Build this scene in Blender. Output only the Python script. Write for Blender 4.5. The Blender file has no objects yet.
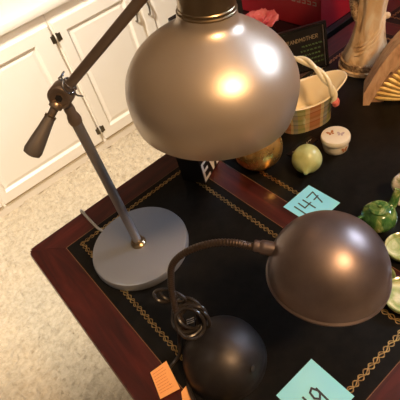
import bpy, bmesh, math, random
from mathutils import Vector, Matrix, Quaternion, noise
random.seed(7)
C = bpy.context.scene.collection
T = 0.76                       # height of the desk top; all heights below are given above it
PI = math.pi
V = Vector

# ------------------------------------------------------------ materials
def mat(name, col, rough=.5, metal=0.0, spec=.5, coat=0.0, emit=None, estr=0.0, trans=0.0, sss=0.0, sheen=0.0):
    m = bpy.data.materials.new(name); m.use_nodes = True
    b = m.node_tree.nodes['Principled BSDF']
    b.inputs['Base Color'].default_value = (*col, 1)
    b.inputs['Roughness'].default_value = rough
    b.inputs['Metallic'].default_value = metal
    b.inputs['Specular IOR Level'].default_value = spec
    b.inputs['Coat Weight'].default_value = coat
    b.inputs['Coat Roughness'].default_value = .12
    if emit: b.inputs['Emission Color'].default_value = (*emit, 1); b.inputs['Emission Strength'].default_value = estr
    if trans: b.inputs['Transmission Weight'].default_value = trans
    if sss:
        b.inputs['Subsurface Weight'].default_value = sss
        b.inputs['Subsurface Radius'].default_value = (.01, .01, .006)
    if sheen: b.inputs['Sheen Weight'].default_value = sheen
    return m
def N(m, t, **k):
    n = m.node_tree.nodes.new(t)
    for a, v in k.items(): setattr(n, a, v)
    return n
def L(m, a, b): m.node_tree.links.new(a, b)
def bsdf(m): return m.node_tree.nodes['Principled BSDF']
def noise_color(m, stops, scale=20, detail=5, dist=0.0, stretch=(1, 1, 1), rough=.6):
    tc = N(m, 'ShaderNodeTexCoord'); mp = N(m, 'ShaderNodeMapping'); mp.inputs['Scale'].default_value = stretch
    nz = N(m, 'ShaderNodeTexNoise'); nz.inputs['Scale'].default_value = scale; nz.inputs['Detail'].default_value = detail
    nz.inputs['Distortion'].default_value = dist; nz.inputs['Roughness'].default_value = rough
    r = N(m, 'ShaderNodeValToRGB'); e = r.color_ramp.elements
    while len(e) < len(stops): e.new(.5)
    for el, (p, c) in zip(e, stops): el.position = p; el.color = (*c, 1)
    L(m, tc.outputs['Object'], mp.inputs[0]); L(m, mp.outputs[0], nz.inputs['Vector']); L(m, nz.outputs['Fac'], r.inputs[0])
    L(m, r.outputs[0], bsdf(m).inputs['Base Color'])
    return nz
def bump(m, scale=200, strength=.2, dist=.001, detail=3):
    tc = N(m, 'ShaderNodeTexCoord'); nz = N(m, 'ShaderNodeTexNoise'); nz.inputs['Scale'].default_value = scale; nz.inputs['Detail'].default_value = detail
    b = N(m, 'ShaderNodeBump'); b.inputs['Strength'].default_value = strength; b.inputs['Distance'].default_value = dist
    L(m, tc.outputs['Object'], nz.inputs['Vector']); L(m, nz.outputs['Fac'], b.inputs['Height']); L(m, b.outputs[0], bsdf(m).inputs['Normal'])
def rough_noise(m, lo, hi, scale=30):
    tc = N(m, 'ShaderNodeTexCoord'); nz = N(m, 'ShaderNodeTexNoise'); nz.inputs['Scale'].default_value = scale; nz.inputs['Detail'].default_value = 6
    mr = N(m, 'ShaderNodeMapRange'); mr.inputs['To Min'].default_value = lo; mr.inputs['To Max'].default_value = hi
    mr.inputs['From Min'].default_value = .3; mr.inputs['From Max'].default_value = .7
    L(m, tc.outputs['Object'], nz.inputs['Vector']); L(m, nz.outputs['Fac'], mr.inputs['Value']); L(m, mr.outputs[0], bsdf(m).inputs['Roughness'])

M = {}
M['carpet'] = mat('carpet', (.6, .5, .38), .95, spec=.1, sheen=.2)
noise_color(M['carpet'], [(.30, (.40, .325, .225)), (.5, (.56, .475, .345)), (.7, (.68, .59, .45))], 45, 8, rough=.75)
bump(M['carpet'], 140, .8, .008, 6)
M['cabinet'] = mat('cabinet_paint', (.88, .83, .74), .35)
M['cabinet_dark'] = mat('cabinet_toe', (.80, .73, .62), .5)
M['wall'] = mat('wall_paint', (.34, .28, .21), .8); bump(M['wall'], 90, .15, .002)
M['ceiling'] = mat('ceiling_paint', (.42, .39, .35), .9)
M['mahogany'] = mat('mahogany', (.12, .02, .015), .28, coat=.45)
noise_color(M['mahogany'], [(.3, (.030, .005, .004)), (.5, (.062, .009, .007)), (.72, (.105, .017, .012))], 7, 3, .6, (1, 7, 7))
rough_noise(M['mahogany'], .29, .33, 12)
M['mahogany_y'] = mat('mahogany_cross', (.12, .02, .015), .28, coat=.45)
noise_color(M['mahogany_y'], [(.3, (.026, .004, .004)), (.5, (.055, .008, .006)), (.72, (.095, .015, .011))], 7, 3, .6, (7, 1, 7))
rough_noise(M['mahogany_y'], .29, .33, 12)
M['leather'] = mat('black_leather', (.006, .006, .006), .30, spec=.22)
noise_color(M['leather'], [(.3, (.004, .004, .004)), (.7, (.010, .009, .008))], 60, 4)
bump(M['leather'], 900, .25, .0004); rough_noise(M['leather'], .29, .33, 12)
M['gold_tool'] = mat('gold_tooling', (.75, .52, .20), .38, 1.0)
noise_color(M['gold_tool'], [(.35, (.42, .25, .10)), (.6, (.86, .62, .26))], 160, 3)
M['inlay_line'] = mat('inlay_line', (.20, .11, .05), .4)
M['satin'] = mat('satin_nickel_paint', (.52, .44, .36), .33, .70)
rough_noise(M['satin'], .34, .38, 6)
M['base_metal'] = mat('painted_base', (.30, .315, .35), .42, .5); rough_noise(M['base_metal'], .36, .50, 12)
M['brass'] = mat('antique_brass', (.30, .225, .135), .30, 1.0)
M['brass_dark'] = mat('aged_brass', (.34, .265, .205), .38, .9)
M['handle_metal'] = mat('handle_metal', (.19, .165, .145), .5, .6)
M['pole_metal'] = mat('pole_metal', (.35, .34, .35), .40, .8)
M['cable_grey'] = mat('grey_cable', (.35, .31, .25), .5)
M['wire'] = mat('bright_wire', (.65, .72, .85), .2, 1.0)
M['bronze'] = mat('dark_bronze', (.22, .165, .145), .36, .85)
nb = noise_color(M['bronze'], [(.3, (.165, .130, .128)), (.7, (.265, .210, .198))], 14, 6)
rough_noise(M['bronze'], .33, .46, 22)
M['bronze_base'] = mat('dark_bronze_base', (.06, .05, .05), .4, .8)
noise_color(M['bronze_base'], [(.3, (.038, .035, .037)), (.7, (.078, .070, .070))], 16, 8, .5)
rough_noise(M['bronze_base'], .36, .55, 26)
M['neck'] = mat('gooseneck_metal', (.115, .085, .07), .48, .9)
M['black_plastic'] = mat('black_plastic', (.012, .011, .011), .35)
M['black_cable'] = mat('black_cable', (.022, .018, .016), .32)
M['dark_hole'] = mat('dark_hole', (.01, .008, .008), .6)
M['bulb'] = mat('bulb_glass', (.9, .9, .88), .3, sss=.1)
M['note'] = mat('blue_paper', (.23, .66, .85), .75); noise_color(M['note'], [(.3, (.24, .74, .95)), (.7, (.38, .88, .97))], 6, 2)
M['ink'] = mat('marker_ink', (.03, .035, .06), .5)
M['tag'] = mat('orange_lit_paper', (1.0, .50, .20), .7)  # warm lamplight on the white tag is put into its colour
M['tag_ink'] = mat('tag_print', (.75, .26, .08), .7)
M['white_ink'] = mat('white_paint', (.86, .84, .80), .5)
M['cream_ink'] = mat('cream_paint', (.30, .24, .15), .5)
M['green_ink'] = mat('green_paint', (.11, .19, .07), .5)
M['black_board'] = mat('black_board', (.007, .006, .006), .45)
M['black_gloss'] = mat('black_lacquer', (.006, .006, .007), .2)
M['red_box'] = mat('red_card', (.36, .006, .018), .5); bump(M['red_box'], 60, .15, .002)
M['grey_print'] = mat('grey_print', (.36, .30, .26), .6)
M['silver'] = mat('silver_edge', (.6, .6, .58), .3, 1.0)
M['cream'] = mat('cream_porcelain', (.96, .84, .60), .18, coat=.4)
M['lip_cream'] = mat('ivory_porcelain', (.90, .84, .62), .18, coat=.4)
M['pink'] = mat('pink_glaze', (.80, .20, .16), .3)
M['white_porcelain'] = mat('white_porcelain', (.88, .84, .72), .15, coat=.5)
M['butterfly_a'] = mat('butterfly_amber', (.45, .16, .03), .3)
M['butterfly_b'] = mat('butterfly_grey', (.50, .42, .46), .3)
M['gold'] = mat('gold_leaf', (.72, .42, .12), .26, .9)
noise_color(M['gold'], [(.3, (.58, .30, .08)), (.7, (.92, .62, .22))], 24, 4); rough_noise(M['gold'], .2, .36, 30)
M['jade_pale'] = mat('pale_jade', (.48, .54, .22), .16, sss=.3, coat=.4)
noise_color(M['jade_pale'], [(.3, (.40, .46, .18)), (.7, (.62, .64, .32))], 30, 4)
M['jade'] = mat('green_jade', (.10, .26, .08), .12, coat=.6)
noise_color(M['jade'], [(.30, (.010, .05, .018)), (.46, (.05, .15, .035)), (.58, (.22, .30, .09)), (.70, (.66, .66, .42))], 42, 6, 1.0)
M['jade_light'] = mat('light_jade', (.3, .4, .2), .12, coat=.6)
noise_color(M['jade_light'], [(.28, (.10, .25, .08)), (.5, (.42, .50, .24)), (.7, (.80, .80, .62))], 34, 6, 1.0)
M['marble_white'] = mat('white_marble', (.8, .8, .72), .2)
noise_color(M['marble_white'], [(.34, (.30, .36, .20)), (.46, (.80, .78, .74)), (.7, (.95, .92, .90))], 60, 4, .6)
M['rose'] = mat('rose_petal', (.85, .16, .20), .6, sss=.1)
noise_color(M['rose'], [(.3, (.75, .10, .16)), (.7, (.95, .34, .34))], 25, 3)
M['leaf'] = mat('dark_leaf', (.02, .05, .02), .5)
M['statue'] = mat('antique_resin', (.6, .45, .3), .5)
noise_color(M['statue'], [(.32, (.34, .19, .09)), (.45, (.74, .52, .29)), (.66, (.88, .78, .62))], 22, 7, 1.5, (1, 1, .45)); bump(M['statue'], 120, .5, .002, 6)
M['statue_band'] = mat('statue_lace', (.4, .27, .15), .6)
noise_color(M['statue_band'], [(.38, (.16, .08, .04)), (.6, (.60, .44, .27))], 190, 3); bump(M['statue_band'], 260, .8, .002)
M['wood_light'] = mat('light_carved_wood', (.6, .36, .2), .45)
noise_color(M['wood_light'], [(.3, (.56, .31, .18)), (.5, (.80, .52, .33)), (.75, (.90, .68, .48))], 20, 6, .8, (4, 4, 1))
M['wood_dark'] = mat('carved_wood_inner', (.4, .22, .13), .55)  # darker wood tone for the inner moulding and back board
noise_color(M['wood_dark'], [(.3, (.34, .18, .10)), (.7, (.60, .37, .24))], 25, 6, .8)
M['shell_gold'] = mat('gilded_carving', (.86, .55, .16), .4, .1)
noise_color(M['shell_gold'], [(.3, (.66, .38, .09)), (.6, (.95, .72, .28))], 60, 4)
M['hinge'] = mat('hinge_bronze', (.10, .08, .05), .4, .8)
M['pull'] = mat('pull_pewter', (.22, .20, .17), .35, .9)
# woven plaid of the porcelain basket, laid in its own object space
p = mat('plaid_glaze', (.5, .5, .3), .2, coat=.4); M['plaid'] = p
tc = N(p, 'ShaderNodeTexCoord'); sep = N(p, 'ShaderNodeSeparateXYZ'); L(p, tc.outputs['UV'], sep.inputs[0])
def band(sock, mul, stops):
    mm = N(p, 'ShaderNodeMath', operation='MULTIPLY'); mm.inputs[1].default_value = mul; L(p, sock, mm.inputs[0])
    fr = N(p, 'ShaderNodeMath', operation='FRACT'); L(p, mm.outputs[0], fr.inputs[0])
    r = N(p, 'ShaderNodeValToRGB'); r.color_ramp.interpolation = 'CONSTANT'; e = r.color_ramp.elements
    while len(e) < len(stops): e.new(.5)
    for el, (q, c) in zip(e, stops): el.position = q; el.color = (*c, 1)
    L(p, fr.outputs[0], r.inputs[0]); return r.outputs[0]
ra = band(sep.outputs['X'], 6, [(0, (.28, .33, .09)), (.26, (.66, .48, .22)), (.40, (.52, .13, .04)), (.68, (.68, .52, .28)), (.80, (.20, .24, .24))])
rb = band(sep.outputs['Y'], 2.6, [(0, (.62, .56, .36)), (.3, (.38, .36, .18)), (.55, (.60, .40, .22)), (.9, (.25, .18, .10))])
mx = N(p, 'ShaderNodeMix', data_type='RGBA'); mx.inputs[0].default_value = .38
L(p, ra, mx.inputs[6]); L(p, rb, mx.inputs[7]); L(p, mx.outputs[2], bsdf(p).inputs['Base Color'])

# ------------------------------------------------------------ helpers
def obj(name, bm, m, parent=None, smooth=True, angle=40):
    bmesh.ops.recalc_face_normals(bm, faces=bm.faces)
    me = bpy.data.meshes.new(name); bm.to_mesh(me); bm.free()
    o = bpy.data.objects.new(name, me); C.objects.link(o)
    me.materials.append(M[m] if isinstance(m, str) else m)
    if smooth:
        for q in me.polygons: q.use_smooth = True
        me.set_sharp_from_angle(angle=math.radians(angle))
    if parent: o.parent = parent; o.matrix_parent_inverse = Matrix.Translation(-parent.location)
    return o
def tag(o, label, cat=None, group=None, kind=None):
    if label: o['label'] = label
    if cat: o['category'] = cat
    if group: o['group'] = group
    if kind: o['kind'] = kind
    return o
def thing(name, label, cat, loc, group=None):
    o = bpy.data.objects.new(name, None); C.objects.link(o); o.location = V(loc) + V((0, 0, T)); o.empty_display_size = .02
    return tag(o, label, cat, group)
def P(x, y, z): return V((x, y, z + T))
def box(bm, lo, hi, mtx=None, bev=0.0, seg=2):
    b = bmesh.new(); bmesh.ops.create_cube(b, size=1)
    lo = V(lo); hi = V(hi)
    for v in b.verts: v.co = V(((lo[i] + hi[i]) / 2 + v.co[i] * (hi[i] - lo[i]) for i in range(3)))
    if bev: bmesh.ops.bevel(b, geom=b.edges[:], offset=bev, segments=seg, affect='EDGES', profile=.5)
    if mtx: b.transform(mtx)
    me = bpy.data.meshes.new('t'); b.to_mesh(me); b.free(); bm.from_mesh(me); bpy.data.meshes.remove(me); return bm
def frame(axis):
    a = V(axis).normalized(); q = V((0, 0, 1)).rotation_difference(a); return q.to_matrix()
def lathe(bm, prof, org, axis=(0, 0, 1), n=64, fn=None):
    R = frame(axis); org = V(org); rings = []
    for (r, h) in prof:
        if r < 1e-6: rings.append([bm.verts.new(org + R @ V((0, 0, h)))]); continue
        rg = []
        for i in range(n):
            t = 2 * PI * i / n; rr = r; hh = h
            if fn: rr, hh = fn(r, h, t)
            rg.append(bm.verts.new(org + R @ V((rr * math.cos(t), rr * math.sin(t), hh))))
        rings.append(rg)
    for a, b in zip(rings, rings[1:]):
        if len(a) == 1 and len(b) == 1: continue
        for i in range(n):
            j = (i + 1) % n
            if len(a) == 1: bm.faces.new((a[0], b[i], b[j]))
            elif len(b) == 1: bm.faces.new((a[i], a[j], b[0]))
            else: bm.faces.new((a[i], a[j], b[j], b[i]))
    return bm
def spline(pts, sub=8):
    pts = [V(p) for p in pts]; q = [pts[0] * 2 - pts[1]] + pts + [pts[-1] * 2 - pts[-2]]; out = []
    for i in range(1, len(q) - 2):
        for k in range(sub):
            t = k / sub; a, b, c, d = q[i - 1:i + 3]
            out.append(.5 * ((2 * b) + (c - a) * t + (2 * a - 5 * b + 4 * c - d) * t * t + (3 * b - a - 3 * c + d) * t ** 3))
    out.append(pts[-1]); return out
def tube(bm, pts, r, n=10, cap=True, closed=False):
    pts = [V(p) for p in pts]; m = len(pts); rf = r if callable(r) else (lambda s: r)
    nrm = None; rings = []
    for i, p_ in enumerate(pts):
        t = (pts[(i + 1) % m] - pts[i - 1]) if closed else (pts[min(i + 1, m - 1)] - pts[max(i - 1, 0)])
        t.normalize()
        if nrm is None: nrm = t.orthogonal().normalized()
        nrm = (nrm - t * nrm.dot(t)).normalized(); bn = t.cross(nrm)
        rr = rf(i / max(1, m - 1))
        rings.append([bm.verts.new(p_ + (nrm * math.cos(2 * PI * k / n) + bn * math.sin(2 * PI * k / n)) * rr) for k in range(n)])
    for i in range(m if closed else m - 1):
        a = rings[i]; b = rings[(i + 1) % m]
        for k in range(n): bm.faces.new((a[k], a[(k + 1) % n], b[(k + 1) % n], b[k]))
    if cap and not closed: bm.faces.new(rings[0][::-1]); bm.faces.new(rings[-1])
    return bm
def prism(bm, poly, O, U, W, Nn, th):
    """polygon in (u,w) extruded by th along Nn"""
    O, U, W, Nn = V(O), V(U), V(W), V(Nn)
    f = [bm.verts.new(O + U * a + W * b) for a, b in poly]; g = [bm.verts.new(O + U * a + W * b + Nn * th) for a, b in poly]
    bm.faces.new(f[::-1]); bm.faces.new(g)
    for i in range(len(poly)):
        j = (i + 1) % len(poly); bm.faces.new((f[i], f[j], g[j], g[i]))
    return bm
def stroke(bm, pts, O, U, W, Nn, w, th=.0003):
    """flat painted stroke"""
    O, U, W, Nn = V(O), V(U), V(W), V(Nn)
    for k, (a, b) in enumerate(zip(pts, pts[1:])):
        a = V((a[0], a[1])); b = V((b[0], b[1])); d = (b - a)
        if d.length < 1e-9: continue
        d.normalize(); n_ = V((-d.y, d.x)) * w / 2; a2 = a - d * w * .35; b2 = b + d * w * .35
        prism(bm, [tuple(a2 - n_), tuple(b2 - n_), tuple(b2 + n_), tuple(a2 + n_)], O + Nn * (k % 2) * .00004, U, W, Nn, th)
GL = {'E': [[(1, 0), (0, 0), (0, 1), (1, 1)], [(0, .52), (.8, .52)]], 'V': [[(0, 1), (.5, 0), (1, 1)]],
      '1': [[(.5, 0), (.5, 1)]], '4': [[(.1, 1), (.05, .45), (.95, .5)], [(.7, 1), (.7, 0)]],
      '7': [[(0, .95), (.95, 1), (.5, 0)], [(.25, .5), (.9, .55)]],
      '9': [[(.85, .75), (.6, 1), (.2, .92), (.1, .65), (.4, .48), (.8, .62), (.88, .85), (.8, 0)]],
      'G': [[(1, .85), (.6, 1), (0, .7), (0, .3), (.5, 0), (1, .2), (1, .5), (.6, .5)]], 'R': [[(0, 0), (0, 1), (.8, .95), (.8, .6), (0, .5), (.9, 0)]],
      'A': [[(0, 0), (.5, 1), (1, 0)], [(.2, .4), (.8, .4)]], 'N': [[(0, 0), (0, 1), (1, 0), (1, 1)]], 'D': [[(0, 0), (0, 1), (.8, .8), (1, .5), (.8, .2), (0, 0)]],
      'M': [[(0, 0), (0, 1), (.5, .4), (1, 1), (1, 0)]], 'O': [[(.5, 1), (0, .6), (.1, .15), (.5, 0), (.95, .3), (.9, .8), (.5, 1)]],
      'T': [[(0, 1), (1, 1)], [(.5, 1), (.5, 0)]], 'H': [[(0, 0), (0, 1)], [(1, 0), (1, 1)], [(0, .5), (1, .5)]]}
def write(bm, s, O, U, W, Nn, h, w, gap, lw):
    x = 0
    for ch in s:
        for st in GL.get(ch, []): stroke(bm, [(x + a * w, b * h) for a, b in st], O, U, W, Nn, lw)
        x += (w if ch != '1' else w * .8) + gap

# ------------------------------------------------------------ room
def struct(name, bm, m, parent=None, smooth=False):
    o = obj(name, bm, m, parent, smooth)
    if not parent: o['kind'] = 'structure'
    return o
X0, X1, Y0, Y1, YC = -2.3, 2.1, -2.7, 1.84, 1.217
FL, CE = -T, 1.66
# carpet with real pile where it can be seen
bm = bmesh.new()
nx, ny = 330, 330; gx0, gx1, gy0, gy1 = -1.3, 1.3, -1.35, 1.30
vs = []
for j in range(ny + 1):
    row = []
    for i in range(nx + 1):
        x = gx0 + (gx1 - gx0) * i / nx; y = gy0 + (gy1 - gy0) * j / ny
        e = min(i, nx - i, j, ny - j); k = min(1, e / 4)
        h = .005 * random.random() + .012 * noise.noise(V((x * 14, y * 14, 0))) + .012 * noise.noise(V((x * 38, y * 38, 3))) + .007 * noise.noise(V((x * 75, y * 75, 9)))
        row.append(bm.verts.new((x + random.uniform(-.003, .003) * k, y + random.uniform(-.003, .003) * k, h * k)))
    vs.append(row)
for j in range(ny):
    for i in range(nx): bm.faces.new((vs[j][i], vs[j][i + 1], vs[j + 1][i + 1], vs[j + 1][i]))
for (a, b, c, d) in ((X0, Y0, X1, gy0), (X0, gy1, X1, Y1), (X0, gy0, gx0, gy1), (gx1, gy0, X1, gy1)):
    q = [bm.verts.new(v) for v in ((a, b, 0), (c, b, 0), (c, d, 0), (a, d, 0))]; bm.faces.new(q)
floor = struct('floor', bm, 'carpet', smooth=True)
struct('ceiling', box(bmesh.new(), (X0 - .1, Y0 - .1, CE + T), (X1 + .1, Y1 + .1, CE + T + .1)), 'ceiling')
struct('wall_back', box(bmesh.new(), (X0 - .1, Y1, 0), (X1 + .1, Y1 + .1, CE + T)), 'wall')
struct('wall_left', box(bmesh.new(), (X0 - .1, Y0, 0), (X0, Y1, CE + T)), 'wall')
struct('wall_front', box(bmesh.new(), (X0 - .1, Y0 - .1, 0), (X1 + .1, Y0, CE + T)), 'wall')
# right wall with a two-pane window opening
WY0, WY1, WZ0, WZ1 = -1.28, -.62, 1.08, 1.40
bm = bmesh.new()
box(bm, (X1, Y0, 0), (X1 + .1, WY0, CE + T)); box(bm, (X1, WY1, 0), (X1 + .1, Y1, CE + T))
box(bm, (X1, WY0, 0), (X1 + .1, WY1, WZ0 + T)); box(bm, (X1, WY0, WZ1 + T), (X1 + .1, WY1, CE + T))
struct('wall_right', bm, 'wall')
M['daylight'] = mat('daylight_glass', (0, 0, 0), .1, emit=(.62, .78, 1.0), estr=170)
win = bmesh.new(); ym = (WY0 + WY1) / 2
for a, b in ((WY0, WY0 + .05), (ym - .13, ym + .13), (WY1 - .05, WY1)): box(win, (X1 - .01, a, WZ0 + T), (X1 + .06, b, WZ1 + T))
for a, b in ((WZ0, WZ0 + .05), (WZ1 - .05, WZ1)): box(win, (X1 - .01, WY0, a + T), (X1 + .06, WY1, b + T))
w1 = struct('window_1', win, 'cabinet')
struct('pane', box(bmesh.new(), (X1 + .03, WY0, WZ0 + T), (X1 + .035, WY1, WZ1 + T)), 'daylight', w1)

# ------------------------------------------------------------ built-in cabinets
def cabinet(xa, xb, doors, label, first=False):
    root = thing('base_cabinet', label, 'cabinet', ((xa + xb) / 2, YC + .3, FL), 'white base cabinets')
    bm = bmesh.new(); box(bm, (xa + .001, YC, .0), (xb - .001, Y1 - .005, T + .005), bev=.001)
    obj('cabinet_body', bm, 'cabinet', root, False)
    bb = obj('base_moulding', box(bmesh.new(), (xa, YC - .008, 0.0), (xb, YC, T - .708), bev=.002), 'cabinet_dark', root, False)
    for (a, b, pa, pb, side) in doors:
        z0, z1 = T - .696, T - .040; yb, yf = YC, YC - .020
        d = bmesh.new()
        pz0, pz1 = T - .640, T - .092
        # frame ring, bevelled step down to a recessed panel
        def ring(y, i): return [d.verts.new(v) for v in ((a + i, y, z0 + i), (b - i, y, z0 + i), (b - i, y, z1 - i), (a + i, y, z1 - i))]
        def ring2(y, i): return [d.verts.new(v) for v in ((pa + i, y, pz0 + i), (pb - i, y, pz0 + i), (pb - i, y, pz1 - i), (pa + i, y, pz1 - i))]
        rs = [ring(yb, 0), ring(yf + .003, 0), ring(yf, .003), ring2(yf, 0), ring2(yf + .004, .004), ring2(yf + .012, .010), ring2(yf + .012, .016), ring2(yf + .008, .030)]
        for r1, r2 in zip(rs, rs[1:]):
            for k in range(4): d.faces.new((r1[k], r1[(k + 1) % 4], r2[(k + 1) % 4], r2[k]))
        d.faces.new(rs[-1]); d.faces.new(rs[0][::-1])
        dr = obj('cabinet_door', d, 'cabinet', root, False)
        hx = b + .004 if side == 'right' else a + .002; hs = 0 if side == 'right' else .014
        for hz in (T - .105, T - .628):
            h = bmesh.new(); lathe(h, [(0, -.022), (.004, -.020), (.0055, -.016), (.0055, .016), (.004, .020), (0, .022)], (hx, YC - .018, hz), n=14)
            box(h, (hx - .016 + hs, YC - .0225, hz - .017), (hx + .002 + hs, YC - .0195, hz + .017), bev=.0008)
            obj('hinge', h, 'hinge', root)
        kx = a + .030 if side == 'right' else b - .030
        k = bmesh.new(); kz = T - .175
        tube(k, spline([(kx, YC - .018, kz + .04), (kx, YC - .035, kz + .036), (kx, YC - .045, kz + .01), (kx, YC - .045, kz - .01), (kx, YC - .035, kz - .036), (kx, YC - .018, kz - .04)], 5), .0045, 8)
        obj('door_pull', k, 'pull', dr)
    return root
cabinet(-.62, .603, [(-.60, -.012, -.50, -.10, 'left'), (0.0, .592, .036, .504, 'right')], 'white cabinet behind the lamp handle, leftmost of the white base cabinets')
cabinet(.603, 1.50, [(.612, 1.040, .664, .985, 'left'), (1.058, 1.49, 1.11, 1.43, 'right')], 'white cabinet with dark pulls seen between the lamp arm and the shade')
ct = obj('countertop', box(bmesh.new(), (-.63, YC - .028, T + .008), (1.51, Y1 - .005, T + .05), bev=.008), 'cabinet')
tag(ct, 'continuous white countertop running over the white base cabinets', 'countertop')

# ------------------------------------------------------------ desk
LX, DY = 1.525, -.73
desk = thing('writing_desk', 'mahogany desk with three black leather panels tooled in gold', 'desk', (LX / 2, DY / 2, FL))
def rrect(x0, y0, x1, y1, r, n=8):
    out = []
    for cx, cy, a0 in ((x1 - r, y1 - r, 0), (x0 + r, y1 - r, 90), (x0 + r, y0 + r, 180), (x1 - r, y0 + r, 270)):
        for k in range(n + 1):
            t = math.radians(a0 + 90 * k / n); out.append((cx + r * math.cos(t), cy + r * math.sin(t)))
    return out
LY0, LY1 = -.668, -.0616
panels = [(.0601, .391), (.444, 1.081), (1.134, 1.465)]
# top: slab with rounded corners and an ogee edge; leather sits in shallow wells between the wood strips
bm = bmesh.new(); prev = None
for (ins, z) in ((.030, -.042), (.012, -.040), (.010, -.032), (.003, -.024), (.0, -.014), (.0005, -.006), (.003, -.0016), (.006, -.0006)):
    rg = [bm.verts.new(P(x, y, z)) for x, y in rrect(ins - .007, DY + ins, LX - ins, .006 - ins, .018 - ins * .3)]
    if prev:
        for i in range(len(rg)): bm.faces.new((prev[i], prev[(i + 1) % len(rg)], rg[(i + 1) % len(rg)], rg[i]))
    else: bm.faces.new(rg[::-1])
    prev = rg
bm.faces.new(prev)
obj('desk_top', bm, 'mahogany', desk)
def slab(bm, pts, z0=-.0006, z1=.0004):
    prism(bm, pts, P(0, 0, z0), (1, 0, 0), (0, 1, 0), (0, 0, 1), z1 - z0)
i_ = .006
# veneered borders, grain running along each, mitred at the corners
for nm, mt, polys in (('border', 'mahogany', [[(i_ - .004, .006 - i_), (LX - i_ - .006, .006 - i_), (LX - .0601, LY1), (.0601, LY1)]]),
                      ('border', 'mahogany', [[(i_ + .006, DY + i_), (.0601, LY0), (LX - .0601, LY0), (LX - i_ - .006, DY + i_)]]),
                      ('border', 'mahogany_y', [[(i_ - .007, DY + i_ + .006), (.0601, LY0), (.0601, LY1), (i_ - .007, -i_ + .003)]]),
                      ('border', 'mahogany_y', [[(LX - i_, DY + i_ + .006), (LX - i_, -i_ - .006), (LX - .0601, LY1), (LX - .0601, LY0)]]),
                      ('border', 'mahogany_y', [[(.391, LY0), (.444, LY0), (.444, LY1), (.391, LY1)]]),
                      ('border', 'mahogany_y', [[(1.081, LY0), (1.134, LY0), (1.134, LY1), (1.081, LY1)]])):
    bm = bmesh.new()
    for q in polys: slab(bm, q)
    o = obj(nm, bm, mt, desk, False); o.name = 'veneer_border'
def braid(bm, a, b, w, z=.00062):
    a, b = V(a), V(b); d = b - a; ln = d.length; d.normalize(); n_ = V((-d.y, d.x)); per = .0118; cnt = max(2, round(ln / per)); per = ln / cnt
    W_ = .0019
    def rib(f):
        prev = None
        steps = cnt * 8
        for s in range(steps + 1):
            t = s / 8; c = a + d * (t * per) + n_ * (f(t) * w * .5)
            q = (bm.verts.new(P(c.x + n_.x * W_ / 2, c.y + n_.y * W_ / 2, z)), bm.verts.new(P(c.x - n_.x * W_ / 2, c.y - n_.y * W_ / 2, z)))
            if prev: bm.faces.new((prev[0], prev[1], q[1], q[0]))
            prev = q
    rib(lambda t: .92 * math.sin(PI * t)); rib(lambda t: -.92 * math.sin(PI * t))
    rib(lambda t: .40 * math.sin(PI * t + .9))
for (a, b) in panels:
    bm = bmesh.new(); slab(bm, [(a, LY0), (b, LY0), (b, LY1), (a, LY1)], -.0006, .0005)
    lp = obj('leather_panel', bm, 'leather', desk, False)
    w = .0090; gx0_, gx1_, gy0_, gy1_ = a + .031, b - .0235, LY0 + .024, LY1 - .0185
    bm = bmesh.new()
    braid(bm, (gx0_ - w / 2, gy0_), (gx1_ + w / 2, gy0_), w); braid(bm, (gx0_ - w / 2, gy1_), (gx1_ + w / 2, gy1_), w)
    braid(bm, (gx0_, gy0_ - w / 2), (gx0_, gy1_ + w / 2), w); braid(bm, (gx1_, gy0_ - w / 2), (gx1_, gy1_ + w / 2), w)
    obj('gold_tooling', bm, 'gold_tool', lp, False)
    bm = bmesh.new()
    for q in (((a, LY0), (b, LY0 + .0011)), ((a, LY1 - .0011), (b, LY1)), ((a, LY0), (a + .0011, LY1)), ((b - .0011, LY0), (b, LY1))):
        (u0, v0), (u1, v1) = q; slab(bm, [(u0, v0), (u1, v0), (u1, v1), (u0, v1)], .0005, .0007)
    obj('inlay_line', bm, 'inlay_line', lp, False)
# apron and two pedestals
obj('apron', box(bmesh.new(), (.03, DY + .03, T - .15), (LX - .03, -.03, T - .041), bev=.003), 'mahogany', desk, False)
for a, b in ((.04, .42), (LX - .42, LX - .04)):
    pd = obj('pedestal', box(bmesh.new(), (a, DY + .04, .03), (b, -.04, T - .15), bev=.003), 'mahogany', desk, False)
    obj('plinth', box(bmesh.new(), (a - .012, DY + .028, .0), (b + .012, -.028, .07), bev=.006), 'mahogany', pd, False)

# ------------------------------------------------------------ tall brass and grey task lamp
BX, BY = .171, -.197
J = P(BX, BY, .37)
lamp = thing('task_lamp', 'tall lamp with satin grey bell shade, round grey base and brass arm', 'lamp', (BX, BY, 0))
obj('lamp_base', lathe(bmesh.new(), [(0, .0012), (.092, .0012), (.0965, .003), (.0975, .008), (.0975, .017), (.096, .021), (.0925, .0225), (.0, .0228)], P(BX, BY, 0), n=96), 'base_metal', lamp)
obj('base_collar', lathe(bmesh.new(), [(.0, .0225), (.015, .0225), (.015, .027), (.0115, .030), (.0115, .034), (.0, .034)], P(BX, BY, 0), n=32), 'brass', lamp)
obj('pole', lathe(bmesh.new(), [(0, .028), (.0083, .028), (.0083, .322), (0, .322)], P(BX, BY, 0), n=32), 'pole_metal', lamp)
obj('pole_cap', lathe(bmesh.new(), [(0, .320), (.0095, .320), (.0105, .326), (.0095, .332), (.0075, .338), (.0082, .344), (.0075, .350), (0, .352)], P(BX, BY, 0), n=32), 'brass_dark', lamp)
view = (V((.0298, -.779, .669 + T)) - J).normalized()
E = P(.3272, -.3947, .549)
ad = (E - J).normalized()
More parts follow.
